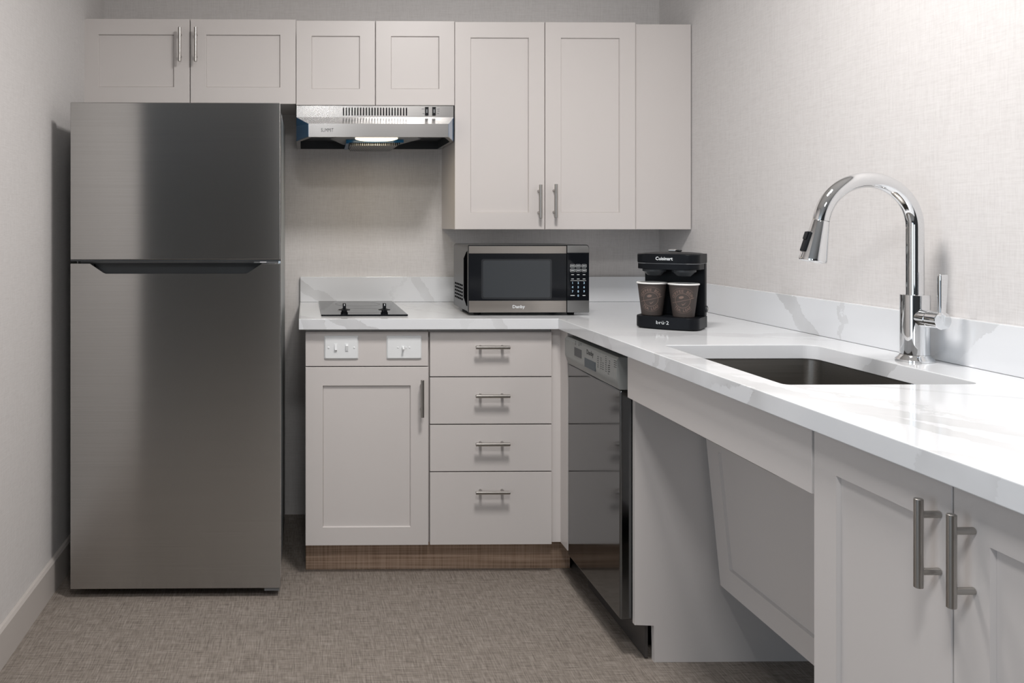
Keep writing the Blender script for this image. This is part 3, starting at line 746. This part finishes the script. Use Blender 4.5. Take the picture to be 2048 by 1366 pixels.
bm = bmesh.new(); add_box(bm, -.010, .012, -.004, .020, .2306, .2375, W, .002); obj('lid_latch', bm, 'nickel', lid)
bm = bmesh.new(); add_box(bm, .0125, .026, -.002, .018, .2306, .2368, W, .003); obj('lid_latch_grip', bm, 'black', lid)
fcm = Frame((-.002, yf + .004 - .0082, .2112), (1, 0, 0), (0, 0, 1))
text('maker_name', 'Cuisinart', .0140, fcm, 'print_light', hd, .95)
text('model_name', 'brü·2', .0145, Frame((-.006, yf - .0062, .0205), (1, 0, 0), (0, 0, 1)), 'print_light', bs, 1.2, bold=-.004)
lathe('power_button', [(.010, .0002), (.010, .003), (.007, .004)], Frame((hw - .001, .038, .058), (0, 1, 0), (0, 0, 1)), 'dark', t, 24)
lathe('power_button', [(.006, .0042), (.006, .0052), (.004, .006)], Frame((hw - .001, .038, .058), (0, 1, 0), (0, 0, 1)), 'nickel', t, 20)
# paper cups
def to_world(x_, y_): 
    c_, s_ = math.cos(phi), math.sin(phi); return (cmx + c_ * x_ - s_ * y_, cmy + s_ * x_ + c_ * y_)
def cup(lx, ly, label, spin):
    X, Y = to_world(lx, ly); z0 = ZC + .0004 + .0375
    r0, r1, h = .0300, .0420, .100
    face = math.atan2(-Y, -X) + spin
    t = thing('paper_cup', label, 'cup', (X, Y, z0), face, group='paper cups', local=True)    # local +x looks out through the logo
    FZ_ = Frame((0, 0, 0), (1, 0, 0), (0, 1, 0))
    bm = bmesh.new(); add_lathe(bm, [(r0 - .002, .0), (r0, .0008), (r1 - .0005, h - .004), (r1 - .0018, h - .004), (r0 - .001, .004)], FZ_, 48); obj('cup_wall', bm, 'cup', t)
    bm = bmesh.new(); n_ = 48; rr_ = []
    for k in range(8):
        a = 2 * math.pi * k / 8; rad, zc2 = r1 + .0008 + .0021 * math.cos(a), h - .002 + .0024 * math.sin(a)
        rr_.append([(rad * math.cos(2 * math.pi * j / n_), rad * math.sin(2 * math.pi * j / n_), zc2) for j in range(n_)])
    rr_.append(rr_[0]); add_rings(bm, rr_, False, False); bmesh.ops.remove_doubles(bm, verts=bm.verts, dist=1e-6); rm = obj('rim', bm, 'cuprim', t, smooth=60)
    bm = bmesh.new(); add_lathe(bm, [(r1 - .002, h - .004), (r0 - .0005, .0055), (r0 - .002, .0050)], FZ_, 48); bm.faces.ensure_lookup_table()
    bmesh.ops.delete(bm, geom=[bm.faces[-2]], context='FACES_ONLY'); obj('inner_lining', bm, 'cuprim', t)
    # logo wrapped on the cone
    def wrap(a, b):
        a, b = a * 1.16, b * 1.16
        zc2 = .050 + b; rad = r0 + (r1 - r0) * zc2 / h + .00035; th = a / (r0 + (r1 - r0) * .5)
        return Vector((rad * math.cos(th), rad * math.sin(th), zc2))
    def strip(pts, w_, name):
        bm = bmesh.new(); L_, R_ = [], []
        for i, (a, b) in enumerate(pts):
            p_ = pts[max(i - 1, 0)]; q_ = pts[min(i + 1, len(pts) - 1)]; dx, dy = q_[0] - p_[0], q_[1] - p_[1]; l_ = math.hypot(dx, dy)
            nx, ny = -dy / l_ * w_ / 2, dx / l_ * w_ / 2; L_.append(bm.verts.new(wrap(a + nx, b + ny))); R_.append(bm.verts.new(wrap(a - nx, b - ny)))
        for i in range(len(pts) - 1): bm.faces.new([L_[i], L_[i + 1], R_[i + 1], R_[i]])
        return obj(name, bm, 'cuplogo', t, smooth=0)
    arc = lambda r_, s_, e_, n2=40: [(r_ * math.cos(math.radians(s_ + (e_ - s_) * k / n2)), r_ * math.sin(math.radians(s_ + (e_ - s_) * k / n2))) for k in range(n2 + 1)]
    strip(arc(.0185, 0, 360, 56), .0012, 'logo_ring')
    strip(arc(.0318, 40, 140), .0006, 'logo_outer_arc')
    strip(arc(.0318, 220, 320), .0006, 'logo_outer_arc')
    strip([(-.030 + .06 * k / 12, -.0075 + .015 * k / 12) for k in range(13)], .0011, 'logo_bar')
    bm = bmesh.new(); c_ = bm.verts.new(wrap(-.003, .0085)); e_ = [bm.verts.new(wrap(-.003 + .0058 * math.cos(2 * math.pi * k / 18), .0085 + .0036 * math.sin(2 * math.pi * k / 18 + .3))) for k in range(18)]
    for k in range(18): bm.faces.new([c_, e_[k], e_[(k + 1) % 18]])
    obj('logo_bean', bm, 'cuplogo', t, smooth=0)
    bm = bmesh.new(); lf = [(-.0035, -.0075), (.000, -.0125), (.004, -.0095), (.0085, -.0035), (.0045, -.0068), (.001, -.0098)]
    cc = bm.verts.new(wrap(.0015, -.0100)); e_ = [bm.verts.new(wrap(*q)) for q in lf]
    for k in range(len(lf)): bm.faces.new([cc, e_[k], e_[(k + 1) % len(lf)]])
    obj('logo_leaf', bm, 'cuplogo', t, smooth=0)
    for word, base, sgn in (('COFFEE BEAN', 90, 1), ('TEA LEAF', 270, -1)):
        R_ = .0215 if sgn > 0 else .0285; step = 13.5
        for k, ch in enumerate(word):
            if ch == ' ': continue
            ang = math.radians(base - sgn * (k - (len(word) - 1) / 2) * step)
            def mp(a, b, ang=ang, sgn=sgn, R_=R_):
                b = b + .0028
                if sgn > 0: rx, ry = (R_ + b), ang - a / (R_ + .003); return wrap(rx * math.cos(ry), rx * math.sin(ry))
                rx, ry = (R_ - b), ang + a / (R_ - .003); return wrap(rx * math.cos(ry), rx * math.sin(ry))
            obj('logo_letter', text_bm(ch, .0100, W, map2=mp), 'cuplogo', t, smooth=0)
cup(-.0500, -.030, 'brown paper cup with round logo, left one in the coffee maker', math.radians(-6))
cup(.0410, -.030, 'brown paper cup with round logo, right one in the coffee maker', math.radians(-4))
